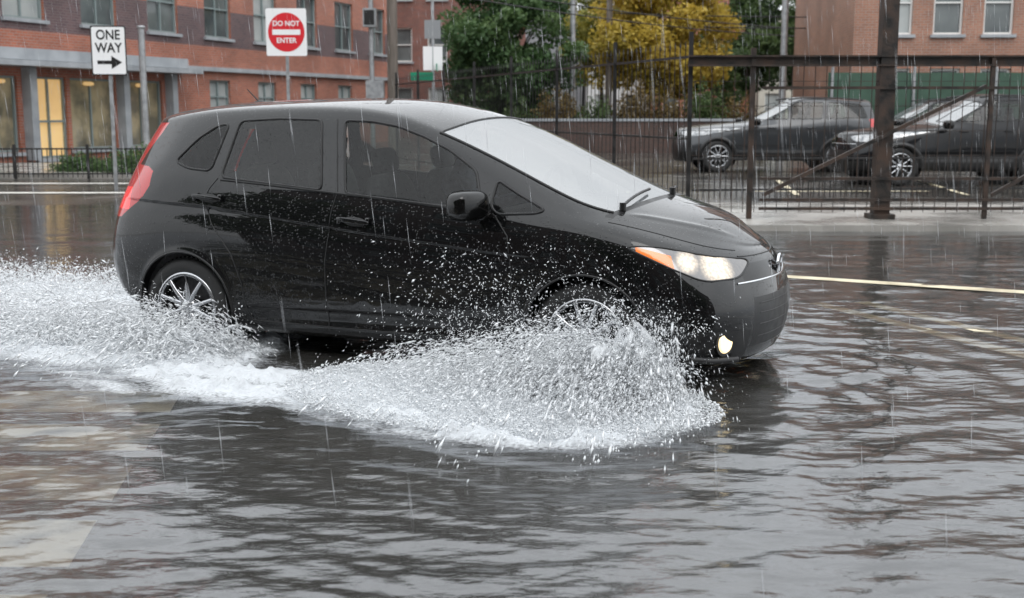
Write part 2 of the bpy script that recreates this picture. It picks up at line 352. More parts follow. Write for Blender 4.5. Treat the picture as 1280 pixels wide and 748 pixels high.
    Bn.tube([spt(u,3.55) for u in np.linspace(16.7,19,10)]+[spt(u,16.45) for u in np.linspace(19,16.7,10)],.006,8,1)
    for sg in(0,1): Bn.tube([spt(a,b if sg==0 else 20-b) for a,b in hp],.006,6,0,True)
    Bn.build('shut_lines',[PL,CH],root)
    U_=Geo()
    k=ys
    z0=(.2 if detail else .36)
    xr,xf=(-.5,3.05) if detail else (-.8,3.4)
    U_.box((hubs[0]-.37+(xr-hubs[0]+.37)/2,0,z0+.06),(abs(hubs[0]-.37-xr),1.3*k,.1),0)
    U_.box(((hubs[0]+hubs[1])/2,0,z0+.05),(hubs[1]-hubs[0]-.74,1.5*k,.12),0)
    U_.box(((hubs[1]+.37+xf)/2,0,z0+.05),(xf-hubs[1]-.37,1.2*k,.12),0)
    for hx in hubs:
        U_.box((hx,0,z0+.12),(.76,.9,.2),0)
        for s_ in(-1,1):
            n=24;vs=[]
            for i in range(n+1):
                a=-.5+(math.pi+1)*i/n
                for yy in(.45,.815): vs.append((hx+(archR+.012)*math.cos(a),s_*yy*k,hubz+(archR+.012)*math.sin(a)))
            U_.add(vs,[(2*i,2*i+1,2*i+3,2*i+2) for i in range(n)],0,True)
            U_.add([(hx+archR*1.05*math.cos(a),s_*.45*k,hubz+archR*1.05*math.sin(a)) for a in np.linspace(0,2*math.pi,24,endpoint=False)],[tuple(range(24))],0)
    U_.build('underbody',[PL],root)
    for hi,hx in enumerate(hubs):
        for s_ in(-1,1):
            W=Geo(); c=(hx,s_*.735*k,hubz); w=.092
            pr=[(rimR,-w*.85),(rimR+.02,-w),(tyreR-.035,-w*1.02),(tyreR-.01,-w*.85),(tyreR,-w*.55),(tyreR,w*.55),(tyreR-.01,w*.85),(tyreR-.035,w*1.02),(rimR+.02,w),(rimR,w*.85),(rimR,-w*.85)]
            W.lathe(pr,c,56,0,1)
            for q in range(60):
                a=2*math.pi*q/60
                W.box((c[0]+tyreR*math.cos(a),c[1],c[2]+tyreR*math.sin(a)),(.012,w*1.3,.012),0,Matrix.Rotation(-a,3,'Y'))
            W.lathe([(rimR+.008,w*.95),(rimR-.004,w*1.02),(rimR-.018,w*.9),(rimR-.022,w*.2),(rimR-.03,0),(.02,-.01)],c,48,2,s_)
            W.lathe([(rimR+.010,w*.93),(rimR+.002,w*1.04),(rimR-.016,w*.94),(rimR-.02,w*.7)],c,48,1,s_)
            for q in range(5):
                for dq in(-.2,.2):
                    a=2*math.pi*q/5+dq+.3*hi; a2=2*math.pi*q/5+dq*1.5+.3*hi
                    p0=Vector((c[0]+.045*math.cos(a),c[1]+s_*w*.72,c[2]+.045*math.sin(a)))
                    p1=Vector((c[0]+(rimR-.008)*math.cos(a2),c[1]+s_*w*.86,c[2]+(rimR-.008)*math.sin(a2)))
                    W.tube([p0,(p0+p1)/2+Vector((0,s_*.008,0)),p1],[.019,.014,.013],8,1)
            W.lathe([(.058,w*.6),(.055,w*.82),(.035,w*.92),(0.001,w*.94)],c,24,1,s_)
            W.build('wheel',[RUB,RIM,RIMD],root)
    I=Geo(); dx=0 if detail else -.55; zh=0 if detail else .18
    for s_ in(-1,1):
        for x,zz in((1.28+dx,.0),(.42+dx*.6,.03)):
            I.sq((x+.22,s_*.37,.52+zh+zz),(.27,.24,.11),.5)
            R=Matrix.Rotation(math.radians(-14),3,'Y')
            I.sq((x-.08,s_*.37,.78+zh+zz),(.08,.23,.32),.5,0,20,12,R)
            I.sq((x-.16,s_*.37,1.16+zh+zz),(.045,.115,.075),.6,0,16,10,R)
            I.cyl((x-.15,s_*.37-.05,1.0+zh),(x-.16,s_*.37-.05,1.16+zh),.008); I.cyl((x-.15,s_*.37+.05,1.0+zh),(x-.16,s_*.37+.05,1.16+zh),.008)
    I.sq((2.15+dx,0,.80+zh),(.32,.72,.13),.5)
    I.tube([(1.86+dx+.05*math.sin(a),.37+.18*math.cos(a),.93+zh+.17*math.sin(a)) for a in np.linspace(0,2*math.pi,24,endpoint=False)],.014,8,0,True)
    I.box((.9+dx*.5,0,z0+.13),(2.6,1.4,.03),0)
    I.box((.9+dx*.5,-.74*k,.58+zh),(2.6,.03,.5),0); I.box((.9+dx*.5,.74*k,.58+zh),(2.6,.03,.5),0)
    I.build('interior',[SEAT],root)
    if not detail:
        D=Geo()
        for s_ in(-1,1):
            D.sq((2.0-.12,s_*(.93*ys+.03),1.13),(.09,.1,.08),.6,0)
            for x in(.62,1.5): D.sq((x,s_*(abs(sy(x,1.0))+.015),1.0),(.09,.018,.014),.5,1)
        D.build('mirrors_and_handles',[PIANO,paint],root)
        return root
    D=Geo()
    for s_ in(-1,1):
        R=Matrix.Rotation(math.radians(s_*16),3,'Z')
        D.sq((1.93,s_*.955,.965),(.072,.125,.078),.62,0,24,16,R)
        D.sq((1.878,s_*.955,.962),(.014,.10,.058),.4,3,24,10,Matrix.Rotation(math.radians(s_*8),3,'Z'))
        D.sq((1.96,s_*.85,.905),(.05,.07,.028),.7,0)
        for x,z in((.20,.945),(1.18,.845)):
            y=abs(sy(x,z)); R=Matrix.Rotation(math.radians(5),3,'Y')
            D.sq((x,s_*(y-.002),z-.006),(.075,.008,.03),.8,1,20,10,R)
            D.sq((x,s_*(y+.022),z+.004),(.105,.012,.015),.55,2,24,10,R)
            D.sq((x-.09,s_*(y+.008),z-.004),(.014,.018,.014),.7,2); D.sq((x+.09,s_*(y+.008),z+.012),(.014,.018,.014),.7,2)
        n=Vector((.9,s_*.42,0)).normalized(); c=Vector((3.205,s_*.625,.285))
        D.cyl(c-n*.05,c+n*.012,.066,.070,28,1); D.cyl(c+n*.012,c+n*.02,.054,.048,28,4)
        D.tube([(3.07,s_*.775,.215),(3.17,s_*.70,.20),(3.26,s_*.55,.19)],.018,8,1)
    c=Vector(spt(19,4.1))+Vector((.012,0,0))
    D.tube([c+Vector((0,.060*math.cos(a),.054*math.sin(a))) for a in np.linspace(0,2*math.pi,28,endpoint=False)],.008,8,3,True)
    for s_ in(-1,1): D.bar(c+Vector((0,s_*.022,-.04)),c+Vector((0,s_*.034,.04)),.014,.014,3)
    D.bar(c+Vector((0,-.026,0)),c+Vector((0,.026,0)),.014,.014,3)
    for v in(1.5,1.85,2.2,2.55): D.tube([spt(u,v) for u in np.linspace(17.35,19,9)]+[spt(u,20-v) for u in np.linspace(19,17.35,9)],.003,6,1)
    def wip(ua,va,ub,vb):
        D.tube([spt(ua+(ub-ua)*t,va+(vb-va)*t)+Vector((0,0,.022+.01*math.sin(t*3.1))) for t in np.linspace(0,1,10)],.008,6,1)
    wip(12.95,7.9,12.55,9.6); wip(12.95,10.3,12.5,12.2)
    D.cyl(spt(12.95,7.9),spt(12.95,7.9)+Vector((0,0,.04)),.018,n=12,mi=1); D.cyl(spt(12.95,10.3),spt(12.95,10.3)+Vector((0,0,.04)),.018,n=12,mi=1)
    a=spt(5.0,10); D.cyl(a,a+Vector((-.10,0,.09)),.005,.003,8,1); D.sq(a,(.04,.02,.015),.8,1)
    D.build('exterior_fittings',[PIANO,PL,paint,CH,FOG],root)
    return root,spt,sy

ROT=math.radians(-23.4); ORG=(-1.621,7.769,0)
wins=[(roundpoly([(-.08,1.15),(.05,1.285),(.17,1.36),(.25,1.372),(.19,1.10),(.03,1.112)],.04),2),
      (roundpoly([(.27,1.065),(.325,1.388),(.6,1.402),(.88,1.396),(.95,1.01)],.035),1),
      (roundpoly([(1.105,.995),(1.03,1.393),(1.2,1.389),(1.37,1.362),(1.54,1.305),(1.70,1.235),(1.87,1.13),(1.94,.923)],.03),2),
      (roundpoly([(2.0,1.085),(2.14,1.01),(2.29,.94),(2.25,.922),(2.03,.91),(1.985,.95)],.03),2)]
root,spt,sy=build_car('car',ORG,ROT,None,None,1.0,900,620,[0,2.53],.285,.338,wins,PAINT,.30,.205,True)

def skin_person():
    e=empty('driver',(0,0,0)); e.location=ORG; e.rotation_euler=(0,0,ROT)
    vs=[(1.38,.37,.62),(1.33,.37,.80),(1.27,.37,1.02),(1.26,.37,1.10),(1.28,.37,1.16),
        (1.27,.55,1.0),(1.40,.60,.82),(1.72,.50,.93),(1.84,.46,1.0),
        (1.27,.19,1.0),(1.40,.14,.82),(1.72,.25,.93),(1.84,.28,1.0),
        (1.80,.47,.66),(1.80,.27,.66)]
    ed=[(0,1),(1,2),(2,3),(3,4),(2,5),(5,6),(6,7),(7,8),(2,9),(9,10),(10,11),(11,12),(0,13),(0,14)]
    rr=[.15,.14,.13,.055,.05,.07,.05,.04,.035,.07,.05,.04,.035,.08,.08]
    me=bpy.data.meshes.new('torso'); me.from_pydata(vs,ed,[]); o=bpy.data.objects.new('torso',me); link(o,e)
    o.modifiers.new('s','SKIN'); sv=me.skin_vertices[0].data
    for i,r in enumerate(rr): sv[i].radius=(r,r)
    sv[0].use_root=True
    o.modifiers.new('d','SUBSURF').levels=2; o.modifiers['d'].render_levels=2
    me.materials.append(noisy('driver_jacket',(.14,.16,.20),(.20,.22,.27),30,(.8,.9)))
    H=Geo(); c=(1.30,.37,1.25)
    H.sq(c,(.092,.074,.115),.95,0,24,18); H.sq((1.385,.37,1.24),(.022,.014,.024),.9,0)
    H.sq((1.31,.295,1.24),(.018,.01,.028),.9,0);H.sq((1.31,.445,1.24),(.018,.01,.028),.9,0)
    H.sq((1.275,.37,1.29),(.098,.083,.095),.95,1,24,16)
    for s_ in(-1,1): H.sq((1.382,.37+s_*.03,1.262),(.01,.013,.007),.9,1)
    H.sq((1.386,.37,1.195),(.008,.025,.006),.9,2)
    H.build('head',[noisy('skin',(.42,.26,.2),(.5,.32,.25),20,(.5,.6)),noisy('hair',(.03,.02,.015),(.05,.035,.025),50,(.6,.8)),mat('lips',(.35,.12,.1),.5)],e)
skin_person()

XM=([-.69,-.42,0,1.0,1.83,2.73,3.25,3.40],[-.95,-.82,-.1,.75,1.15,2.0,3.48,3.62])
ZM=([0,.17,.45,.62,.73,.98,1.524],[0,.26,.58,.84,.98,1.13,1.70])
sw=[(roundpoly([(-.66,1.22),(-.56,1.50),(-.45,1.54),(.22,1.57),(.28,1.2)],.04),1),(roundpoly([(.36,1.2),(.32,1.57),(1.02,1.57),(1.05,1.19)],.04),1),
    (roundpoly([(1.13,1.19),(1.10,1.565),(1.28,1.53),(1.64,1.37),(1.96,1.175)],.04),2)]
SILV=carpaint('grey_metallic_paint',(.045,.048,.052),.4,.1,.6); DKP=carpaint('black_suv_paint',(.007,.0075,.009),0,.1,.6); GRP=carpaint('blue_black_paint',(.008,.010,.014),0,.1,.6)
build_car('parked_car',(7.35,27.9,.06),math.pi,XM,ZM,1.08,420,300,[0,2.70],.36,.40,sw,SILV,.36,.24,False)
build_car('parked_car',(9.75,23.3,.06),math.pi+math.radians(7),XM,ZM,1.08,420,300,[0,2.70],.36,.40,sw,DKP,.36,.24,False)
build_car('parked_car',(11.6,31.0,.06),math.pi,XM,ZM,1.08,300,200,[0,2.70],.36,.40,sw,GRP,.36,.24,False)

# ------------------------------------------------------------------ noise
def vn(x,y,seed,N_=256):
    r=np.random.default_rng(seed).random((N_,N_))*2-1
    xi=np.floor(x).astype(int);yi=np.floor(y).astype(int);fx=x-xi;fy=y-yi
    fx=fx*fx*fx*(fx*(fx*6-15)+10);fy=fy*fy*fy*(fy*(fy*6-15)+10)
    a=r[xi%N_,yi%N_];b=r[(xi+1)%N_,yi%N_];c=r[xi%N_,(yi+1)%N_];d=r[(xi+1)%N_,(yi+1)%N_]
    return (a*(1-fx)+b*fx)*(1-fy)+(c*(1-fx)+d*fx)*fy
ch,sh=math.cos(ROT),math.sin(ROT)
def w2l(x,y): dx=x-ORG[0];dy=y-ORG[1]; return dx*ch+dy*sh,-dx*sh+dy*ch
def l2w(P): 
    P=np.asarray(P); return np.stack([ORG[0]+P[:,0]*ch-P[:,1]*sh,ORG[1]+P[:,0]*sh+P[:,1]*ch,P[:,2]],-1)
WZ=.05
# ------------------------------------------------------------------ ground
ASPH=noisy('wet_asphalt',(.035,.033,.03),(.085,.077,.066),.8,(.05,.3),.35,60)
xs=np.concatenate([np.linspace(-250,-40,12),np.linspace(-38,38,90),np.linspace(40,250,12)])
ysg=np.concatenate([np.linspace(-80,0,12),np.linspace(1,40,80),np.linspace(42,400,20)])
GX,GY=np.meshgrid(xs,ysg,indexing='ij')
GZ=.062*ss(13.5,19.5,GY)
idx=np.arange(GX.size).reshape(GX.shape); F=np.stack([idx[:-1,:-1],idx[1:,:-1],idx[1:,1:],idx[:-1,1:]],-1).reshape(-1,4)
np_mesh('ground',np.stack([GX,GY,GZ],-1).reshape(-1,3),F,[ASPH])
WP=noisy('road_paint_white',(.5,.48,.43),(.8,.78,.72),5,(.3,.5),lo=.3,hi=.5); YP=noisy('road_paint_cream',(.42,.35,.22),(.70,.62,.44),5,(.3,.5),lo=.3,hi=.5)
BP=noisy('worn_crosswalk_paint',(.14,.125,.10),(.80,.74,.62),3.5,(.3,.5),lo=.36,hi=.54)
K=Geo()
def strip(g,p0,p1,w,z,mi):
    p0=Vector((*p0,0));p1=Vector((*p1,0));d=(p1-p0).normalized();n=Vector((-d.y,d.x,0))*w/2
    g.add([(*(p0-n).xy,z),(*(p1-n).xy,z),(*(p1+n).xy,z),(*(p0+n).xy,z)],[(0,1,2,3)],mi)
# thermoplastic lane line on the road crown, awash in the shallow water there
strip(K,(2.1,10.1),(6.4,7.8),.17,.0605,1)
strip(K,(2.25,8.7),(3.6,5.2),.13,.041,1); strip(K,(2.60,8.75),(3.95,5.2),.13,.041,1)
for i in range(6):
    yb=6.05-i*.66; xe=-1.72+.12*(6.05-yb)
    K.add([(-6,yb-.44,.004),(xe+.06,yb-.44,.004),(xe,yb,.004),(-6,yb,.004)],[(0,1,2,3)],2)
strip(K,(-16,20.2),(-5.5,20.2),.3,.070,0); strip(K,(-16,22.8),(-5.5,22.8),.3,.070,0)
strip(K,(4.2,20.6),(7.2,20.6),.12,.07,1)
for i in range(5): strip(K,(1.9+i*2.8,19.6),(2.6+i*2.8,24.5),.1,.074,1)
K.build('road_markings',[WP,YP,BP])

# ------------------------------------------------------------------ water
xs=np.concatenate([np.arange(-45,-9,.7),np.arange(-9,-4.2,.06),np.arange(-4.2,4.2,.018),np.arange(4.2,9,.06),np.arange(9,45,.7)])
yw=np.concatenate([np.arange(-14,2.2,.5),np.arange(2.2,8.8,.016),np.arange(8.8,18.6,.035)])
WX,WY=np.meshgrid(xs,yw,indexing='ij')
wx=WX+.25*vn(WX*.9,WY*1.2,31); wy=WY+.10*vn(WX*1.5,WY*1.5,32)
amp=.65+.6*vn(WX*.5,WY*.7,33)
h=.011*vn(wx*1.1+3,wy*2.8,1)+.0088*vn(wx*2.3+.5*wy,wy*6.0-.8*wx,2)*amp+.0042*vn(wx*6,wy*13+1.5*wx,3)*amp+.0017*vn(WX*13,WY*26,4)+.0006*vn(WX*30,WY*45,5)
near=1-ss(9,15,WY); h*=(.25+.75*near)
LX,LY=w2l(WX,WY)
rf=np.hypot((LX-2.6)*.8,(LY+.9)); h+=.010*np.exp(-rf/1.2)*np.cos(rf*22+2.5*vn(WX*2,WY*2,9))*ss(.5,1.0,rf)
rb=np.hypot((LX-3.5)*1.0,LY); h+=.008*np.exp(-rb/1.0)*np.cos(rb*20+2.5*vn(WX*2,WY*2,19))
nz=.5+.5*vn(LX*3,LY*7,11); nf=.5+.5*vn(LX*9,LY*16,12); nff=.5+.5*vn(LX*26,LY*40,13)
def blob(cx,cy,rx,ry): return np.clip(1-np.hypot((LX-cx)/rx,(LY-cy)/ry),0,1)
foam=2.9*blob(2.28,-1.35,1.15,.80)+2.0*blob(2.65,-1.5,.68,.60)
foam+=1.4*blob(1.0,-1.45,1.6,.6)*(.4+nz)
wk=(1-ss(.3,.75,LX))*np.exp(-((LY+.95)/(.46+.10*np.clip(-LX,0,6)))**2)*np.exp(-np.clip(-LX,0,20)/6.0)*2.2
wk+=(1-ss(-.5,.1,LX))*np.exp(-((LY-.5)/.8)**2)*np.exp(-np.clip(-LX,0,20)/4.0)*1.2
foam+=wk
foam=foam*(.55+.6*nz*.8+.35*nf)
dens=ss(.3,1.1,foam)
h+=dens*(.045*nz*nf+.045*nff*nf+.014*nff)
foam+=.40*(nz*nf)*np.exp(-((LY+1.7)/1.6)**2)*ss(-4,0,LX)*(1-ss(2,4,LX))
H3=WZ+h
WAT=bpy.data.materials.new('flood_water'); WAT.use_nodes=True; g=N(WAT); g.t.nodes.remove(g.b)
tc=g.n('TexCoord'); at=g.n('Attribute',attribute_name='foam')
mp=g.n('Mapping'); mp.inputs['Scale'].default_value=(1,2.2,1); g.l(tc.outputs['Object'],mp.inputs[0])
n1=g.n('TexNoise',i_Scale=11.0,i_Detail=5); g.l(mp.outputs[0],n1.inputs['Vector'])
b1=g.n('Bump',i_Strength=.3,i_Distance=.012); g.l(n1.outputs[0],b1.inputs['Height'])
fr=g.n('Fresnel',i_IOR=1.98); g.l(b1.outputs[0],fr.inputs['Normal'])
gl=g.n('BsdfGlossy',i_Roughness=.05,i_Color=(.95,.97,1,1)); g.l(b1.outputs[0],gl.inputs['Normal'])
tr=g.n('BsdfTransparent',i_Color=(.94,.92,.86,1)); mud=g.n('BsdfDiffuse',i_Color=(.12,.115,.105,1))
mm=g.n('MixShader',i_0=.30); g.l(tr.outputs[0],mm.inputs[1]); g.l(mud.outputs[0],mm.inputs[2])
mw=g.n('MixShader'); g.l(fr.outputs[0],mw.inputs[0]); g.l(mm.outputs[0],mw.inputs[1]); g.l(gl.outputs[0],mw.inputs[2])
n2=g.n('TexNoise',i_Scale=38.0,i_Detail=8,i_Roughness=.7); g.l(mp.outputs[0],n2.inputs['Vector'])
n3=g.n('Math',operation='MULTIPLY_ADD',i_1=1.6,i_2=-.95); g.l(n2.outputs[0],n3.inputs[0])
ad=g.n('Math',operation='ADD'); g.l(at.outputs['Fac'],ad.inputs[0]); g.l(n3.outputs[0],ad.inputs[1])
mr=g.n('MapRange'); mr.inputs['From Min'].default_value=.15; mr.inputs['From Max'].default_value=.75; g.l(ad.outputs[0],mr.inputs[0])
fo=g.n('BsdfPrincipled'); fo.inputs['Base Color'].default_value=(.80,.83,.86,1); fo.inputs['Roughness'].default_value=.35
b2=g.n('Bump',i_Strength=.8,i_Distance=.02); g.l(n2.outputs[0],b2.inputs['Height']); g.l(b2.outputs[0],fo.inputs['Normal'])
mf=g.n('MixShader'); g.l(mr.outputs[0],mf.inputs[0]); g.l(mw.outputs[0],mf.inputs[1]); g.l(fo.outputs[0],mf.inputs[2]); g.l(mf.outputs[0],g.o.inputs[0])
idx=np.arange(WX.size).reshape(WX.shape); F=np.stack([idx[:-1,:-1],idx[1:,:-1],idx[1:,1:],idx[:-1,1:]],-1).reshape(-1,4)
np_mesh('water',np.stack([WX,WY,H3],-1).reshape(-1,3),F,[WAT],attrs={'foam':('POINT',foam)})

# ------------------------------------------------------------------ splash
DROP=mat('spray_water',(.84,.86,.88),.15,Coat_Weight=1)
def drops(name,P,D,r,el,parent,m=None):
    n=len(P); D=D/np.maximum(np.linalg.norm(D,axis=1,keepdims=True),1e-6)
    up=np.where(np.abs(D[:,2:3])>.9,[[1.,0,0]],[[0,0,1.]]); A=np.cross(D,up);A/=np.linalg.norm(A,axis=1,keepdims=True);Bv=np.cross(D,A)
    r=r[:,None]; el=el[:,None]
    V=np.stack([P+D*r*el,P-D*r*el,P+A*r,P-A*r,P+Bv*r,P-Bv*r],1).reshape(-1,3)
    f=np.array([(0,2,4),(0,4,3),(0,3,5),(0,5,2),(1,4,2),(1,3,4),(1,5,3),(1,2,5)])
    F=(f[None]+6*np.arange(n)[:,None,None]).reshape(-1,3)
    return np_mesh(name,V,F,[m or DROP],None,True,parent)
G_=9.8
def ball(n,x0,y0,vx,vy,vz,pw=1.0):
    T=2*vz/G_; t=rng.random(n)**pw*T
    P=np.stack([x0+vx*t,y0+vy*t,WZ+.01+vz*t-.5*G_*t*t],-1); D=np.stack([vx,vy,vz-G_*t],-1); return P,D
def rotd(D): return np.stack([D[:,0]*ch-D[:,1]*sh,D[:,0]*sh+D[:,1]*ch,D[:,2]],-1)
sp=empty('water_splash',(0,0,0))
nj=520; s=rng.random(nj)**.66; JX=1.95+(3.05-1.95)*s
JZ=(.45+2.4*rng.random(nj)**1.6)*(.60+.50*s+.10*np.sin(s*17)); JY=-(.3+2.4*rng.random(nj)); JVX=rng.normal(-.35,.42,nj)+(s-.6)*.8-.6*(1-s)
def jets(n,j=1.0):
    k=rng.integers(0,nj,n)
    return JX[k]+rng.normal(0,.02*j,n),JVX[k]+rng.normal(0,.08*j,n),JY[k]+rng.normal(0,.11*j,n),np.abs(JZ[k]+rng.normal(0,.11*j,n))+.1
n=80000; x0,vx,vy,vz=jets(n)
P,D=ball(n,x0,-.87+rng.normal(0,.03,n),vx,vy,vz)
r=np.exp(rng.normal(math.log(.0018),.5,n)); r*=1+1.2*np.exp(-P[:,2]/.14)
drops('front_spray',l2w(P),rotd(D),np.clip(r,.0008,.0075),1+rng.random(n)**2*7,sp)
n=80000; x0,vx,vy,vz=jets(n,2.4); P,D=ball(n,x0,-.87+rng.normal(0,.04,n),vx,vy,vz*.93)
drops('front_mist',l2w(P),rotd(D),np.exp(rng.normal(math.log(.0010),.3,n)),1+rng.random(n)*3,sp)
n=5000; vzz=2.2+1.7*rng.random(n)**1.5; P,D=ball(n,1.9+1.1*rng.random(n),np.full(n,-.88),rng.normal(-.4,.5,n),-1.6*rng.random(n)-.1,vzz)
drops('fine_spray',l2w(P),rotd(D),np.exp(rng.normal(math.log(.0016),.45,n)),1+rng.random(n)*3,sp)
n=50000; a=rng.random(n)*2*math.pi; q=np.sqrt(rng.random(n)); fx=2.25+1.12*q*np.cos(a); fy=-1.35+.66*q*np.sin(a)
ok=fy<-.83; fx,fy,q=fx[ok],fy[ok],q[ok]; n=len(fx); P=np.stack([fx,fy,WZ+.02+np.abs(rng.normal(0,.075,n))*(1.2-q)],-1)
drops('froth',l2w(P),rng.normal(0,1,(n,3)),np.exp(rng.normal(math.log(.0028),.45,n)),1+rng.random(n),sp)
n=110000; nk=600; k=rng.integers(0,nk,n); jx=.55-4.8*rng.random(nk)**1.1; jv=(.5+1.9*rng.random(nk)**1.3); jy=rng.normal(-.4,.65,nk)
env=np.exp(-np.clip(-jx-.6,0,9)/5.5)
P,D=ball(n,jx[k]+rng.normal(0,.06,n),-.92+rng.normal(0,.16,n),rng.normal(-.9,.4,n),jy[k]+rng.normal(0,.18,n),np.abs(jv[k]*env[k]+rng.normal(0,.17,n))+.1)
okr=~((P[:,1]>-.84)&(P[:,0]>-.7)); P,D=P[okr],D[okr]; n=len(P)
r=np.exp(rng.normal(math.log(.0020),.5,n))*(1+1.1*np.exp(-P[:,2]/.14))
drops('rear_spray',l2w(P),rotd(D),np.clip(r,.0009,.008),1+rng.random(n)**2*8,sp)
n=26000; P,D=ball(n,-.7-4.0*rng.random(n),.6+rng.normal(0,.35,n),rng.normal(-.7,.4,n),rng.normal(0,.5,n),.4+1.5*rng.random(n))
drops('far_side_spray',l2w(P),rotd(D),np.clip(np.exp(rng.normal(math.log(.0024),.5,n)),.001,.008),1+rng.random(n)*4,sp)
SH=bpy.data.materials.new('splash_sheet'); SH.use_nodes=True; g=N(SH)
g.b.inputs['Base Color'].default_value=(.86,.88,.90,1); g.b.inputs['Roughness'].default_value=.15
aS=g.n('Attribute',attribute_name='su'); aT=g.n('Attribute',attribute_name='st'); cb=g.n('CombineXYZ'); g.l(aS.outputs['Fac'],cb.inputs[0]); g.l(aT.outputs['Fac'],cb.inputs[1])
mp=g.n('Mapping'); mp.inputs['Scale'].default_value=(1,.16,1); g.l(cb.outputs[0],mp.inputs[0])
nn=g.n('TexNoise',i_Scale=34.0,i_Detail=8,i_Roughness=.7); g.l(mp.outputs[0],nn.inputs['Vector'])
fa=g.n('Math',operation='MULTIPLY_ADD',i_1=-.22,i_2=.08); g.l(aT.outputs['Fac'],fa.inputs[0])
a2=g.n('Math',operation='ADD'); g.l(nn.outputs[0],a2.inputs[0]); g.l(fa.outputs[0],a2.inputs[1])
mr=g.n('MapRange'); mr.inputs['From Min'].default_value=.42; mr.inputs['From Max'].default_value=.56; g.l(a2.outputs[0],mr.inputs[0])
m5=g.n('Math',operation='MULTIPLY',i_1=.72); g.l(mr.outputs[0],m5.inputs[0]); g.l(m5.outputs[0],g.b.inputs['Alpha'])
bp=g.n('Bump',i_Strength=.6,i_Distance=.02); g.l(nn.outputs[0],bp.inputs['Height']); g.l(bp.outputs[0],g.b.inputs['Normal'])
def sheet(name,x0,x1,y0,vy,vz,vx0,vx1,seed,ns=200,nt=60,lenT=1.0):
    s,t=np.meshgrid(np.linspace(0,1,ns),np.linspace(0,1,nt),indexing='ij')
    VZ=vz*(.35+.65*ss(-.1,.75,s)*(1-.55*ss(.85,1.0,s)))*(1+.3*vn(s*7,t*0+seed,seed)); VY=vy*(1+.25*vn(s*5+9,t*0,seed+1)); VX=vx0+(vx1-vx0)*s
    tt=t*2*VZ/G_*lenT
    x=x0+(x1-x0)*s+VX*tt+.05*vn(s*22,t*6,seed+2)*t; y=y0+VY*tt+.08*vn(s*18,t*7,seed+3)*t; z=WZ+VZ*tt-.5*G_*tt*tt+.05*vn(s*25,t*9,seed+4)*t
    V=l2w(np.stack([x,y,z],-1).reshape(-1,3)); idx=np.arange(ns*nt).reshape(ns,nt)
    F=np.stack([idx[:-1,:-1],idx[1:,:-1],idx[1:,1:],idx[:-1,1:]],-1).reshape(-1,4)
    np_mesh(name,V,F,[SH],None,True,sp,{'su':('POINT',(s*(x1-x0)+seed*3.1).ravel()),'st':('POINT',t.ravel())})
for i,(vy,vz) in enumerate([(-1.0,2.35),(-1.6,2.1),(-2.2,1.75),(-2.7,1.3)]):
    sheet('sheet',2.05,3.06,-.87,vy,vz,-.9,.15,20+i*7)
sheet('wake_sheet',-3.6,.45,-.93,-.6,1.5,-.9,-.5,97,320,50)

n=6000; P=np.stack([rng.uniform(-8,9,n),rng.uniform(2.6,18,n),rng.uniform(.1,5,n)],-1)
D=np.tile([[.09,0,-1.0]],(n,1))+rng.normal(0,.02,(n,3))
RAIN=mat('rain_streak',(.68,.70,.73),.2)
drops('rain',P,D,np.full(n,.00075),70+70*rng.random(n),None,RAIN)

# ------------------------------------------------------------------ pavement, gate, fences
CONC=noisy('wet_concrete',(.24,.23,.21),(.40,.38,.35),1.2,(.12,.4),.3,30)
Pv=Geo()
Pv.box((16.2,15.6,.06),(30,3.4,.12),0); Pv.box((16.2,13.88,.055),(30.0,.03,.13),0)
Pv.build('pavement',[CONC])
Pv=Geo(); Pv.box((-14,27.2,.08),(13,5.5,.14),0); Pv.build('pavement',[CONC])
STL=noisy('rusty_black_steel',(.012,.011,.01),(.05,.028,.018),6,(.4,.7),.3,40)
BLK=noisy('black_iron',(.01,.01,.01),(.022,.02,.02),8,(.35,.6))
Gt=Geo(); y=14.75
Gt.box((5.3,y,2.10),(6.3,.14,.02),0);Gt.box((5.3,y,1.99),(6.3,.14,.02),0);Gt.box((5.3,y,2.045),(6.3,.03,.10),0)
Gt.box((4.58,y+.05,2.6),(.19,.19,5.2),0); Gt.box((4.58,y+.05,.15),(.3,.3,.06),0)
Gt.box((2.94,y,1.1),(.06,.06,2.2),0); Gt.box((5.85,y-.03,1.1),(.05,.05,2.0),0); Gt.box((8.3,y,1.1),(.06,.06,2.0),0)
for z in(.25,.36,.62,1.72): Gt.box((5.7,y-.06,z),(5.3,.04,.035),0)
Gt.bar((3.08,y-.1,.42),(5.75,y-.1,1.74),.045,.045,0); Gt.bar((5.9,y-.1,.42),(8.2,y-.1,1.74),.045,.045,0)
x=2.3
while x<8.3: Gt.box((x,y,1.1),(.008,.008,1.8),0); x+=.14
for z in np.arange(.3,1.95,.30): Gt.box((5.3,y+.02,z),(6.2,.006,.006),0)
Gt.build('sliding_gate',[STL])
Fn=Geo(); a=Vector((2.2,14.9,0)); b_=Vector((-3.0,31,0)); Ln=(b_-a).length; d=(b_-a)/Ln
t=0
while t<Ln:
    p=a+d*t; Fn.box((p.x,p.y,1.15),(.010,.010,2.15),0); Fn.cyl((p.x,p.y,2.22),(p.x,p.y,2.3),.012,.001,5,0,False); t+=.15
t=0
while t<=Ln+.1: p=a+d*t; Fn.box((p.x,p.y,1.2),(.05,.05,2.4),0); t+=2.4
for z in(.25,1.1,2.1): Fn.bar(a+Vector((0,0,z)),b_+Vector((0,0,z)),.03,.03,0)
Fn.build('iron_fence',[BLK])
Fr=Geo(); a=Vector((2.9,19.2,.06)); b_=Vector((9.2,19.8,.06))
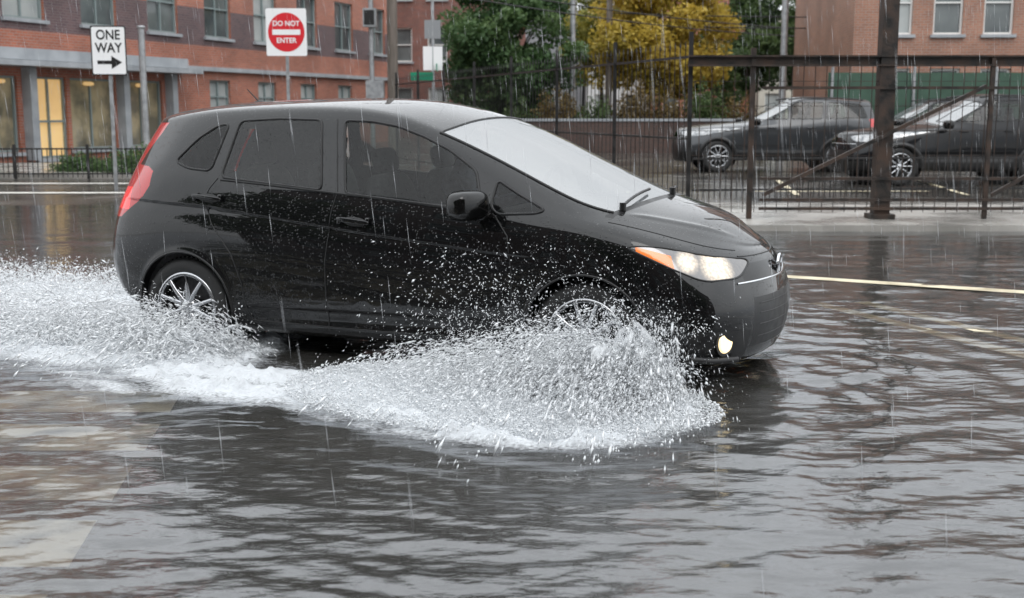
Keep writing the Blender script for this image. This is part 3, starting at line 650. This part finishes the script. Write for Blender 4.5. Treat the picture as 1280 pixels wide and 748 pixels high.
for i in range(70):
    p=a+(b_-a)*(i/69); Fr.box((p.x,p.y,.36),(.014,.014,.62),0)
for z in(.12,.62): Fr.bar(a+Vector((0,0,z)),b_+Vector((0,0,z)),.03,.03,0)
Fr.build('low_railing',[BLK])
Fl=Geo()
for i in range(75):
    x=-14.5+i*.1; Fl.box((x,24.2,.4),(.015,.015,.6),0)
for z in(.18,.68): Fl.box((-10.8,24.2,z),(7.5,.03,.03),0)
for i in range(6): Fl.box((-14.5+i*1.48,24.2,.42),(.05,.05,.7),0)
Fl.build('low_railing',[BLK])
GM=noisy('green_mesh_screen',(.03,.07,.045),(.05,.10,.07),2,(.6,.8))
Fg=Geo(); Fg.box((14.0,32.5,1.35),(11,.03,2.2),0)
for i in range(6): Fg.cyl((8.6+i*2.2,32.45,0),(8.6+i*2.2,32.45,2.6),.04,n=8,mi=1)
GALV=noisy('galvanised_steel',(.30,.31,.32),(.42,.43,.44),8,(.35,.55),metal=.6)
Fg.build('screened_fence',[GM,GALV])

# ------------------------------------------------------------------ signs
SW=mat('sign_white',(.82,.82,.82),.35); SR=mat('sign_red',(.62,.02,.03),.35); SB=mat('sign_black',(.01,.01,.01),.4); SG=mat('sign_green',(.01,.22,.12),.35); DG=mat('sign_back_grey',(.30,.31,.32),.45,.5)
def text(s,size,loc,m,parent,sx=1,bold=.012):
    c=bpy.data.curves.new('legend','FONT'); c.body=s; c.size=size; c.align_x='CENTER'; c.align_y='CENTER'; c.extrude=.001; c.offset=bold; c.materials.append(m)
    o=bpy.data.objects.new('legend_'+s.lower().replace(' ','_'),c); link(o,parent); o.location=loc; o.rotation_euler=(math.pi/2,0,0); o.scale=(sx,1,1)
def rrect(g,cx,cz,w,h,y,r,mi):
    vs=[]
    for (sx_,sz_,a0) in((1,1,0),(-1,1,90),(-1,-1,180),(1,-1,270)):
        for k in range(6):
            a=math.radians(a0+k*18); vs.append((cx+sx_*(w/2-r)+r*math.cos(a),y,cz+sz_*(h/2-r)+r*math.sin(a)))
    g.add(vs,[tuple(range(len(vs)))],mi)
e=empty('one_way_sign',(-6.98,21,0),math.radians(4)); g_=Geo()
g_.box((0,.03,1.45),(.06,.03,2.9),0); g_.box((0,0,2.47),(.60,.006,.84),4)
rrect(g_,0,2.47,.60,.84,-.005,.03,2); rrect(g_,0,2.47,.56,.80,-.008,.03,1)
g_.add([(-.2,-.011,2.24),(.04,-.011,2.24),(.04,-.011,2.16),(.22,-.011,2.27),(.04,-.011,2.38),(.04,-.011,2.30),(-.2,-.011,2.30)],[(0,1,2,3,4,5,6)],2)
g_.build('sign_panel',[GALV,SW,SB,SR,DG],e)
text('ONE',.23,(0,-.011,2.73),SB,e,.85,.004); text('WAY',.23,(0,-.011,2.51),SB,e,.85,.004)
e=empty('do_not_enter_sign',(-4.36,23.5,0),math.radians(2)); g_=Geo()
g_.box((0,.03,1.65),(.06,.03,3.4),0); g_.box((0,0,2.94),(.78,.006,.90),3)
rrect(g_,0,2.94,.78,.90,-.005,.04,1)
g_.add([(.35*math.cos(a),-.009,2.94+.37*math.sin(a)) for a in np.linspace(0,2*math.pi,48,endpoint=False)],[tuple(range(48))],2)
rrect(g_,0,2.94,.54,.10,-.013,.005,1)
g_.build('sign_panel',[GALV,SW,SR,DG],e)
text('DO NOT',.135,(0,-.013,3.10),SW,e,.95,.003); text('ENTER',.135,(0,-.013,2.78),SW,e,.95,.003)
g_=Geo(); g_.cyl((0,0,0),(0,0,3.45),.09,.08,12,0); g_.sq((0,0,3.47),(.1,.1,.05),.8,0); g_.build('steel_post',[GALV]).location=(-9.15,30,0)
e=empty('street_name_sign',(-1.96,30,0)); g_=Geo(); g_.cyl((0,.03,0),(0,.03,4.2),.04,n=8,mi=0); g_.box((0,0,3.42),(.40,.01,.45),2); g_.box((0,0,2.72),(.48,.01,.58),1); g_.box((-.28,0,2.28),(.56,.02,.2),3); g_.box((.1,.1,2.5),(.02,.5,.18),3)
g_.build('sign_blades',[GALV,SW,DG,SG],e)
e=empty('pedestrian_signal',(-3.95,34,0)); g_=Geo(); g_.cyl((0,.1,0),(0,.1,4.5),.07,n=10,mi=0); g_.box((-.02,0,4.0),(.36,.3,.5),0); g_.box((-.02,-.16,4.0),(.28,.02,.4),1); g_.box((.1,0,2.0),(.5,.3,.55),0)
g_.build('signal_head',[GALV,SB],e)
WOOD=noisy('weathered_wood',(.10,.085,.07),(.18,.15,.13),3,(.7,.9),.3,20,stretch=(4,4,.4))
def pole(x,y,r,h,m,arm=True):
    g_=Geo(); g_.cyl((0,0,0),(0,0,h),r,r*.75,14,0)
    if arm:
        g_.box((0,-.1,h-1),(2.2,.1,.12),0)
        for q in(-.9,-.3,.3,.9): g_.cyl((q,-.1,h-.95),(q,-.1,h-.78),.04,n=6,mi=0)
    o=g_.build('utility_pole',[m]); o.location=(x,y,0); return o
pole(-3.35,34,.16,11,WOOD); pole(2.1,42,.11,11,GALV); pole(3.6,45,.13,11,WOOD)
g_=Geo(); g_.cyl((0,0,0),(0,0,9),.13,.09,14,0); g_.tube([(0,0,8.8),(-.6,0,9.3),(-1.6,0,9.4)],.05,8,0); g_.sq((-1.9,0,9.38),(.35,.13,.08),.7,0); o=g_.build('street_lamp',[GALV]); o.location=(8.96,40,0)
Wr=Geo()
for zz,q in((9.9,-.5),(9.9,.5),(8.2,0)):
    P0=Vector((-3.35+q,34,zz));P1=Vector((2.1+q,42,zz-.2)); P2=Vector((20,60,zz))
    for A_,B_ in((P0,P1),(P1,P2),(P0,Vector((-25,25,zz)))):
        Wr.tube([A_.lerp(B_,t)+Vector((0,0,-1.2*t*(1-t)*2)) for t in np.linspace(0,1,14)],.015,4,0)
for zz in (4.9,5.2): Wr.tube([Vector((-3.35,34,zz)).lerp(Vector((12,48,zz-.6)),t)+Vector((0,0,-1.0*t*(1-t))) for t in np.linspace(0,1,14)],.02,4,0)
for zz in (4.6,5.0): Wr.tube([Vector((3.6,45,zz)).lerp(Vector((26,44,zz+.4)),t)+Vector((0,0,-1.4*t*(1-t))) for t in np.linspace(0,1,14)],.02,4,0)
Wr.build('overhead_wires',[BLK])

# ------------------------------------------------------------------ buildings
BR1=brick('brick_orange_red',(.44,.14,.08),(.33,.10,.06),(.32,.24,.20)); BRD=brick('brick_purple_brown',(.14,.08,.085),(.10,.06,.07),(.17,.14,.13))
BR2=brick('brick_dark_red',(.26,.08,.055),(.18,.065,.05),(.2,.17,.15)); BR3=brick('brick_tan',(.38,.17,.105),(.29,.13,.085),(.31,.26,.22)); BR4=brick('brick_old_brown',(.09,.045,.035),(.06,.035,.03),(.09,.075,.065))
CRM=noisy('cream_siding',(.5,.47,.4),(.6,.57,.5),1,(.6,.8)); GRY=noisy('grey_siding',(.3,.32,.34),(.4,.42,.44),1,(.6,.8)); WHT=noisy('white_siding',(.62,.63,.63),(.72,.73,.73),1,(.6,.8))
STN=noisy('grey_stone_trim',(.28,.30,.32),(.38,.40,.42),2,(.4,.6))
FRM=mat('window_frame_greygreen',(.22,.27,.27),.4); FRW=mat('window_frame_white',(.72,.72,.70),.4)
WG=noisy('window_pane',(.05,.06,.065),(.16,.18,.18),.6,(.03,.08)); WGL=noisy('window_pane_blind',(.30,.33,.33),(.45,.47,.46),.9,(.1,.2))
WARM=emis(noisy('lit_shop_interior',(.4,.27,.12),(.6,.45,.22),.9,(.4,.6)),(1,.62,.25),.45)
RF=mat('flat_roof',(.08,.08,.08),.8)
SHOP=noisy('lit_shop_glazing',(.06,.07,.065),(.30,.26,.17),1.1,(.03,.08),lo=.42,hi=.6); emis(SHOP,(1,.75,.4),.05)  # warm patches and faint glow paint the lit interior into the panes
def building(name,loc,rz,x0,x1,H,Dp,ops,wall,frame=FRM,pane=WG,trim=None,bands=(),z0=0,extra=None):
    e=empty(name,loc,rz); g_=Geo()
    mats=[wall,frame,pane,STN,RF,WGL,WARM,BRD,SHOP]
    X=sorted(set([x0,x1]+[v for o in ops for v in(o[0],o[2])])); Zs=sorted(set([z0,H]+[v for o in ops for v in(o[1],o[3])]+[v for b in bands for v in b]))
    for i in range(len(X)-1):
        for j in range(len(Zs)-1):
            cx=(X[i]+X[i+1])/2;cz=(Zs[j]+Zs[j+1])/2
            if any(o[0]<cx<o[2] and o[1]<cz<o[3] for o in ops): continue
            m=0
            for b in bands:
                if b[0]<cz<b[1]: m=7
            g_.add([(X[i],0,Zs[j]),(X[i+1],0,Zs[j]),(X[i+1],0,Zs[j+1]),(X[i],0,Zs[j+1])],[(0,1,2,3)],m)
    for o in ops:
        a,b,c,d=o[:4]; k=o[4] if len(o)>4 else 2; dd=.18
        g_.add([(a,0,b),(c,0,b),(c,0,d),(a,0,d),(a,dd,b),(c,dd,b),(c,dd,d),(a,dd,d)],[(0,4,5,1),(1,5,6,2),(2,6,7,3),(3,7,4,0)],0)
        g_.add([(a,dd-.02,b),(c,dd-.02,b),(c,dd-.02,d),(a,dd-.02,d)],[(0,1,2,3)],k)
        f=.06
        for bx in((a+f/2,(b+d)/2,f,d-b),(c-f/2,(b+d)/2,f,d-b)): g_.box((bx[0],dd-.06,bx[1]),(bx[2],.07,bx[3]),1)
        for bz in(b+f/2,d-f/2): g_.box(((a+c)/2,dd-.063,bz),(c-a-2*f,.07,f),1)
        if k not in(6,8): g_.box(((a+c)/2,dd-.067,(b+d)/2),(c-a-2*f,.06,f*.8),1)
        if c-a>1.2: g_.box(((a+c)/2,dd-.058,(b+d)/2),(f*.8,.06,d-b-2*f),1)
        g_.box(((a+c)/2,-.03,b-.05),(c-a+.16,.16,.09),3)
    g_.add([(x0,0,z0),(x0,Dp,z0),(x0,Dp,H),(x0,0,H)],[(0,3,2,1)],0); g_.add([(x1,0,z0),(x1,Dp,z0),(x1,Dp,H),(x1,0,H)],[(0,1,2,3)],0)
    g_.add([(x0,Dp,z0),(x1,Dp,z0),(x1,Dp,H),(x0,Dp,H)],[(0,3,2,1)],0); g_.add([(x0,0,H-.1),(x1,0,H-.1),(x1,Dp,H-.1),(x0,Dp,H-.1)],[(0,1,2,3)],4)
    g_.box(((x0+x1)/2,-.08,H+.1),(x1-x0+.2,.3,.28),3)
    if extra: extra(g_)
    g_.build('walls_and_windows',mats,e); return e
th=math.atan2(.943,.332)
ops=[]
for k in range(-5,7):
    c=4.36+3.05*k
    for zz in(3.85,7.3): ops.append((c-.78,zz,c+.78,zz+1.9,5 if (k*3)%4==1 else 2))
for k in range(1,7):
    c=4.36+3.05*k
    if c>8.8: ops.append((c-.62,1.35,c+.62,2.45,5))
shop=[(-10.5,-7.2,8),(-6.9,-4.0,8),(-3.6,-.8,8),(-.45,.9,8),(1.5,2.8,6),(2.95,4.9,8),(5.3,7.2,8)]
for a,b,k in shop: ops.append((a,.35 if k==8 else .15,b,2.35,k))
def ex(g_):
    g_.box((-1.5,-.35,2.66),(19.6,.9,.14),3); g_.box((-1.5,-.12,2.92),(19.6,.25,.3),3)
    g_.box((16.2,-.08,2.80),(15.6,.2,.14),3)
    for xx in(-7.05,-3.8,-.62,1.2,5.1,7.5): g_.box((xx,-.14,1.35),(.26,.3,2.45),3)
    for xx in(-5,-2,.3,3.8,6.2): g_.sq((xx,.05,2.2),(.22,.06,.06),.7,6)
    for xx in(2.15,): g_.box((xx,.10,1.2),(.05,.04,2.0),1)
    g_.box((2.15,.10,1.15),(1.2,.04,.06),1)
building('brick_building',(-13.35,31,0),th,-12,24,10.5,14,ops,BR1,bands=((3.55,4.75),(7.0,8.2)),extra=ex)
def grid_ops(x0,x1,n,rows,w,h,kk=(2,5)):
    o=[]
    for i in range(n):
        c=x0+(x1-x0)*(i+.5)/n
        for r_ in rows: o.append((c-w/2,r_,c+w/2,r_+h,random.choice(kk)))
    return o
building('brick_building',(-6.5,62,0),0,0,7.2,11,10,grid_ops(0,7.2,4,(.9,3.9,7.0),1.0,1.7),BR2,FRW)
building('grey_house',(.9,74,0),0,0,3.4,7.2,10,grid_ops(0,3.4,2,(.9,3.7),.9,1.5),GRY,FRW)
building('white_house',(4.5,72,0),0,0,3.6,9.2,10,grid_ops(0,3.6,2,(.9,3.9,6.7),.9,1.5),WHT,FRW)
building('brick_row_house',(8.3,70,0),0,0,5.4,8.0,10,grid_ops(0,5.4,3,(.9,3.9),.9,1.5),BR1,FRW)
building('cream_house',(13.9,68,0),0,0,3.2,6.6,10,grid_ops(0,3.2,2,(.9,3.7),.9,1.5),CRM,FRW)
building('white_house',(17.3,68,0),0,0,3.2,7.6,10,grid_ops(0,3.2,2,(.9,3.7),.9,1.4),WHT,FRW)
building('brick_row_house',(20.7,68,0),0,0,8,9,10,grid_ops(0,8,4,(.9,3.9,6.4),.9,1.5),BR1,FRW)
building('brick_apartment_building',(10.4,37,0),math.radians(-3),0,22,10,10,grid_ops(.55,21.55,14,(.8,3.72,6.9),.88,1.9,(5,5,2)),BR3,FRW)
g_=Geo(); g_.box((3.6,39,.55),(7.6,.3,1.1),0); g_.box((3.6,39,1.14),(7.7,.4,.08),1)
g_.build('brick_wall',[BR4,STN])
building('brick_building',(-60,110,0),0,0,60,9,20,grid_ops(0,60,18,(.9,4,7),1.2,1.5),BR2,FRW)
building('brick_building',(25,100,0),0,0,60,9,20,grid_ops(0,60,18,(.9,4,7),1.2,1.5),BR3,FRW)
building('brick_building',(-2,95,0),0,0,26,6.5,20,grid_ops(0,26,8,(.9,4),1.2,1.5),BR2,FRW)
# unseen street behind the viewer, added tall and dark to darken the car's reflections
building('brick_row_house',(20,-9,0),math.pi,0,16,13,8,grid_ops(0,16,6,(1,4,7,10),1.2,1.7,(2,)),BR4,FRM)
building('brick_row_house',(3.9,-9.5,0),math.pi,0,11,14.5,8,grid_ops(0,11,4,(1,4.2,7.4,10.6),1.2,1.7,(2,)),BR4,FRM)
building('brick_row_house',(-7.2,-9,0),math.pi,0,20,13.5,8,grid_ops(0,20,8,(1,4,7,10),1.2,1.7,(2,)),BR4,FRM)

# ------------------------------------------------------------------ trees
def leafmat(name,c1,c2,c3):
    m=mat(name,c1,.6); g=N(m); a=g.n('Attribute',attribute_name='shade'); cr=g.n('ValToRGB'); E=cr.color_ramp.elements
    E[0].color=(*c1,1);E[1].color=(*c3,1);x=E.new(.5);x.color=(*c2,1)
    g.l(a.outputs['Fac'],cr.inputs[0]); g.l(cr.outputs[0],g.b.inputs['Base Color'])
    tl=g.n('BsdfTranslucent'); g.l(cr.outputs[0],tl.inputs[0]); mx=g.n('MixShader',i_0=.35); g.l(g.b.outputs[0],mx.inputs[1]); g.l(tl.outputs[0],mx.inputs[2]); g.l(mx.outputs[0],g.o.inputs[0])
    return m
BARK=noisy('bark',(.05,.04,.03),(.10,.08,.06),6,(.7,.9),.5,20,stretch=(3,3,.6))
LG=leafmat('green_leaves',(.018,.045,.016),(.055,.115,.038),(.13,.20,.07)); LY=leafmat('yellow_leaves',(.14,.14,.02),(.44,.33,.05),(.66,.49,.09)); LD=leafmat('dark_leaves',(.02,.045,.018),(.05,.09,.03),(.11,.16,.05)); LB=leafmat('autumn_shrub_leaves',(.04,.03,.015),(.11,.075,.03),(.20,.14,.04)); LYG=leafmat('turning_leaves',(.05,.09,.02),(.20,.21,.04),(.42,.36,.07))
def tree(name,x,y,cz,R,lm,nc,nl,ls,seed,trunk=.14):
    r=np.random.default_rng(seed); e=empty(name,(x,y,0)); g_=Geo()
    base=cz-R[2]*.75
    g_.tube([(0,0,0),(.03,0,base*.5),(.0,.03,base),(.05,0,cz+R[2]*.5)],[trunk,trunk*.8,trunk*.65,trunk*.15],10,0)
    C=[]
    while len(C)<nc:
        p=r.uniform(-1,1,3); q=np.linalg.norm(p)
        if q<1 and q>.25: C.append(p*np.array(R)*(.75+.35*r.random()))
    C=np.array(C)
    for c in C[::2]:
        zb=base+(.2+.5*r.random())*max(.1,(cz+c[2]-base))*.6
        p0=Vector((0,0,zb));p1=Vector((c[0],c[1],cz+c[2])); m=p0.lerp(p1,.5)+Vector((0,0,.12*R[2]*r.random()))
        g_.tube([p0,m,p1],[trunk*.35,trunk*.2,trunk*.06],6,0)
    g_.build('trunk_and_limbs',[BARK],e)
    k=r.integers(0,nc,nl); rad=(R[0]+R[2])/2*(.17+.17*r.random(nc))
    dirs=r.normal(0,1,(nl,3)); dirs/=np.linalg.norm(dirs,axis=1,keepdims=True)
    Pp=C[k]+dirs*(rad[k]*r.random(nl)**.45)[:,None]*[1.1,1.1,.8]; Pp[:,2]+=cz
    n_=r.normal(0,1,(nl,3))+[0,0,.6]; n_/=np.linalg.norm(n_,axis=1,keepdims=True); t_=np.cross(n_,r.normal(0,1,(nl,3))); t_/=np.linalg.norm(t_,axis=1,keepdims=True); b_=np.cross(n_,t_)
    s=(ls*(.6+.8*r.random(nl)))[:,None]
    V=np.stack([Pp+t_*s,Pp+b_*s*.55,Pp-t_*s,Pp-b_*s*.55],1).reshape(-1,3); F=np.arange(nl*4).reshape(-1,4)
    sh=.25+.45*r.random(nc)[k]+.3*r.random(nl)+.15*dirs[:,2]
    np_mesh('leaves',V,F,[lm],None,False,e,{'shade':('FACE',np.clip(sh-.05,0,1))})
tree('green_tree',-.1,42,3.8,(2.4,2.1,2.5),LG,75,34000,.085,1)
tree('yellow_tree',5.6,46,4.4,(2.9,2.4,2.8),LY,75,30000,.09,2)
tree('yellow_green_tree',3.7,50,5.2,(2.2,2.2,2.7),LYG,50,14000,.09,12)
tree('green_tree',11.3,57,4.8,(2.8,2.4,3.2),LD,50,18000,.10,3)
tree('green_tree',15.5,60,4.2,(2.0,2.0,2.6),LD,40,10000,.10,4)
tree('green_tree',8.6,52,2.9,(1.6,1.6,1.9),LD,30,8000,.09,14,.08)
tree('green_tree',-22,-6,6,(3.2,2,4.6),LD,40,7000,.16,5); tree('green_tree',8,-5.5,6,(3,2.0,4.4),LD,40,7000,.16,6); tree('green_tree',-5,-5.8,6.2,(3,2.0,4.4),LD,40,7000,.16,8)  # unseen trees behind the viewer, added to darken reflections on the car
def shrub(name,x,y,R,seed,lm=None,nl=2500,s=.04):
    r=np.random.default_rng(seed); d=r.normal(0,1,(nl,3)); d/=np.linalg.norm(d,axis=1,keepdims=True); d[:,2]=np.abs(d[:,2])
    bump=1+.3*np.sin(d[:,0]*7+seed)*np.cos(d[:,1]*6+d[:,2]*5); Pp=d*bump[:,None]*r.random(nl)[:,None]**.3*np.array(R)+[x,y,.1]
    n_=r.normal(0,1,(nl,3)); n_/=np.linalg.norm(n_,axis=1,keepdims=True); t_=np.cross(n_,r.normal(0,1,(nl,3)))
    t_/=np.linalg.norm(t_,axis=1,keepdims=True); b_=np.cross(n_,t_)
    V=np.stack([Pp+t_*s,Pp+b_*s*.5,Pp-t_*s,Pp-b_*s*.5],1).reshape(-1,3)
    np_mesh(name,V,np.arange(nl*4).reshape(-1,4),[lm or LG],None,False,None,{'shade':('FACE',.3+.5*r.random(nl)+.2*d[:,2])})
shrub('shrub',-8.0,25.5,(.9,.5,.55),1); shrub('shrub',-9.3,25.8,(.6,.4,.4),2)
for i,(x,hh,lm) in enumerate([(.2,1.5,LD),(1.5,1.9,LB),(2.8,1.6,LD),(4.1,2.1,LB),(5.3,1.7,LB),(6.5,2.0,LD),(7.6,1.6,LB)]): shrub('shrub',x,40.2,(.95,.7,hh),10+i,lm,5000,.06)

# ------------------------------------------------------------------ sky / light
w=bpy.data.worlds.new('World'); SC.world=w; w.use_nodes=True; nt=w.node_tree; bg=nt.nodes['Background']
sky=nt.nodes.new('ShaderNodeTexSky'); sky.sky_type='NISHITA'; sky.sun_disc=False; sky.sun_elevation=math.radians(50); sky.sun_rotation=math.radians(160); sky.dust_density=4
hs=nt.nodes.new('ShaderNodeHueSaturation'); hs.inputs['Saturation'].default_value=.3; nt.links.new(sky.outputs[0],hs.inputs['Color'])
tc=nt.nodes.new('ShaderNodeTexCoord'); nz_=nt.nodes.new('ShaderNodeTexNoise'); nz_.inputs['Scale'].default_value=2.5; nz_.inputs['Detail'].default_value=5; nt.links.new(tc.outputs['Generated'],nz_.inputs['Vector'])
cr=nt.nodes.new('ShaderNodeValToRGB'); cr.color_ramp.elements[0].position=.3; cr.color_ramp.elements[1].position=.7
cr.color_ramp.elements[0].color=(.84,.88,.92,1); cr.color_ramp.elements[1].color=(1.1,1.13,1.16,1); nt.links.new(nz_.outputs[0],cr.inputs[0])
sx=nt.nodes.new('ShaderNodeSeparateXYZ'); nt.links.new(tc.outputs['Generated'],sx.inputs[0])
mr=nt.nodes.new('ShaderNodeMapRange'); mr.inputs['From Min'].default_value=0; mr.inputs['From Max'].default_value=.9; mr.inputs['To Min'].default_value=11.5; mr.inputs['To Max'].default_value=18.5
nt.links.new(sx.outputs[2],mr.inputs[0])
mu=nt.nodes.new('ShaderNodeVectorMath'); mu.operation='SCALE'; nt.links.new(cr.outputs[0],mu.inputs[0]); nt.links.new(mr.outputs[0],mu.inputs['Scale'])
mx=nt.nodes.new('ShaderNodeMixRGB'); mx.inputs[0].default_value=.85; nt.links.new(hs.outputs[0],mx.inputs[1]); nt.links.new(mu.outputs[0],mx.inputs[2])
nt.links.new(mx.outputs[0],bg.inputs[0]); bg.inputs[1].default_value=.122
sl=bpy.data.lights.new('sun','SUN'); sl.energy=.6; sl.angle=math.radians(30); sl.color=(1,.98,.95)
so=bpy.data.objects.new('sun',sl); link(so); el=math.radians(50); az=math.radians(160)
dv=Vector((math.sin(az)*math.cos(el),math.cos(az)*math.cos(el),math.sin(el))); so.rotation_euler=dv.to_track_quat('Z','Y').to_euler(); so.location=(0,0,30)

# ------------------------------------------------------------------ camera
cd=bpy.data.cameras.new('camera'); cd.sensor_width=36; cd.lens=41.8; cd.clip_end=1500; cd.clip_start=.05
cd.dof.use_dof=True; cd.dof.focus_distance=6.3; cd.dof.aperture_fstop=3.2
co=bpy.data.objects.new('camera',cd); link(co); co.location=(0,0,1.45); co.rotation_euler=(math.radians(90-9.02),0,0); SC.camera=co
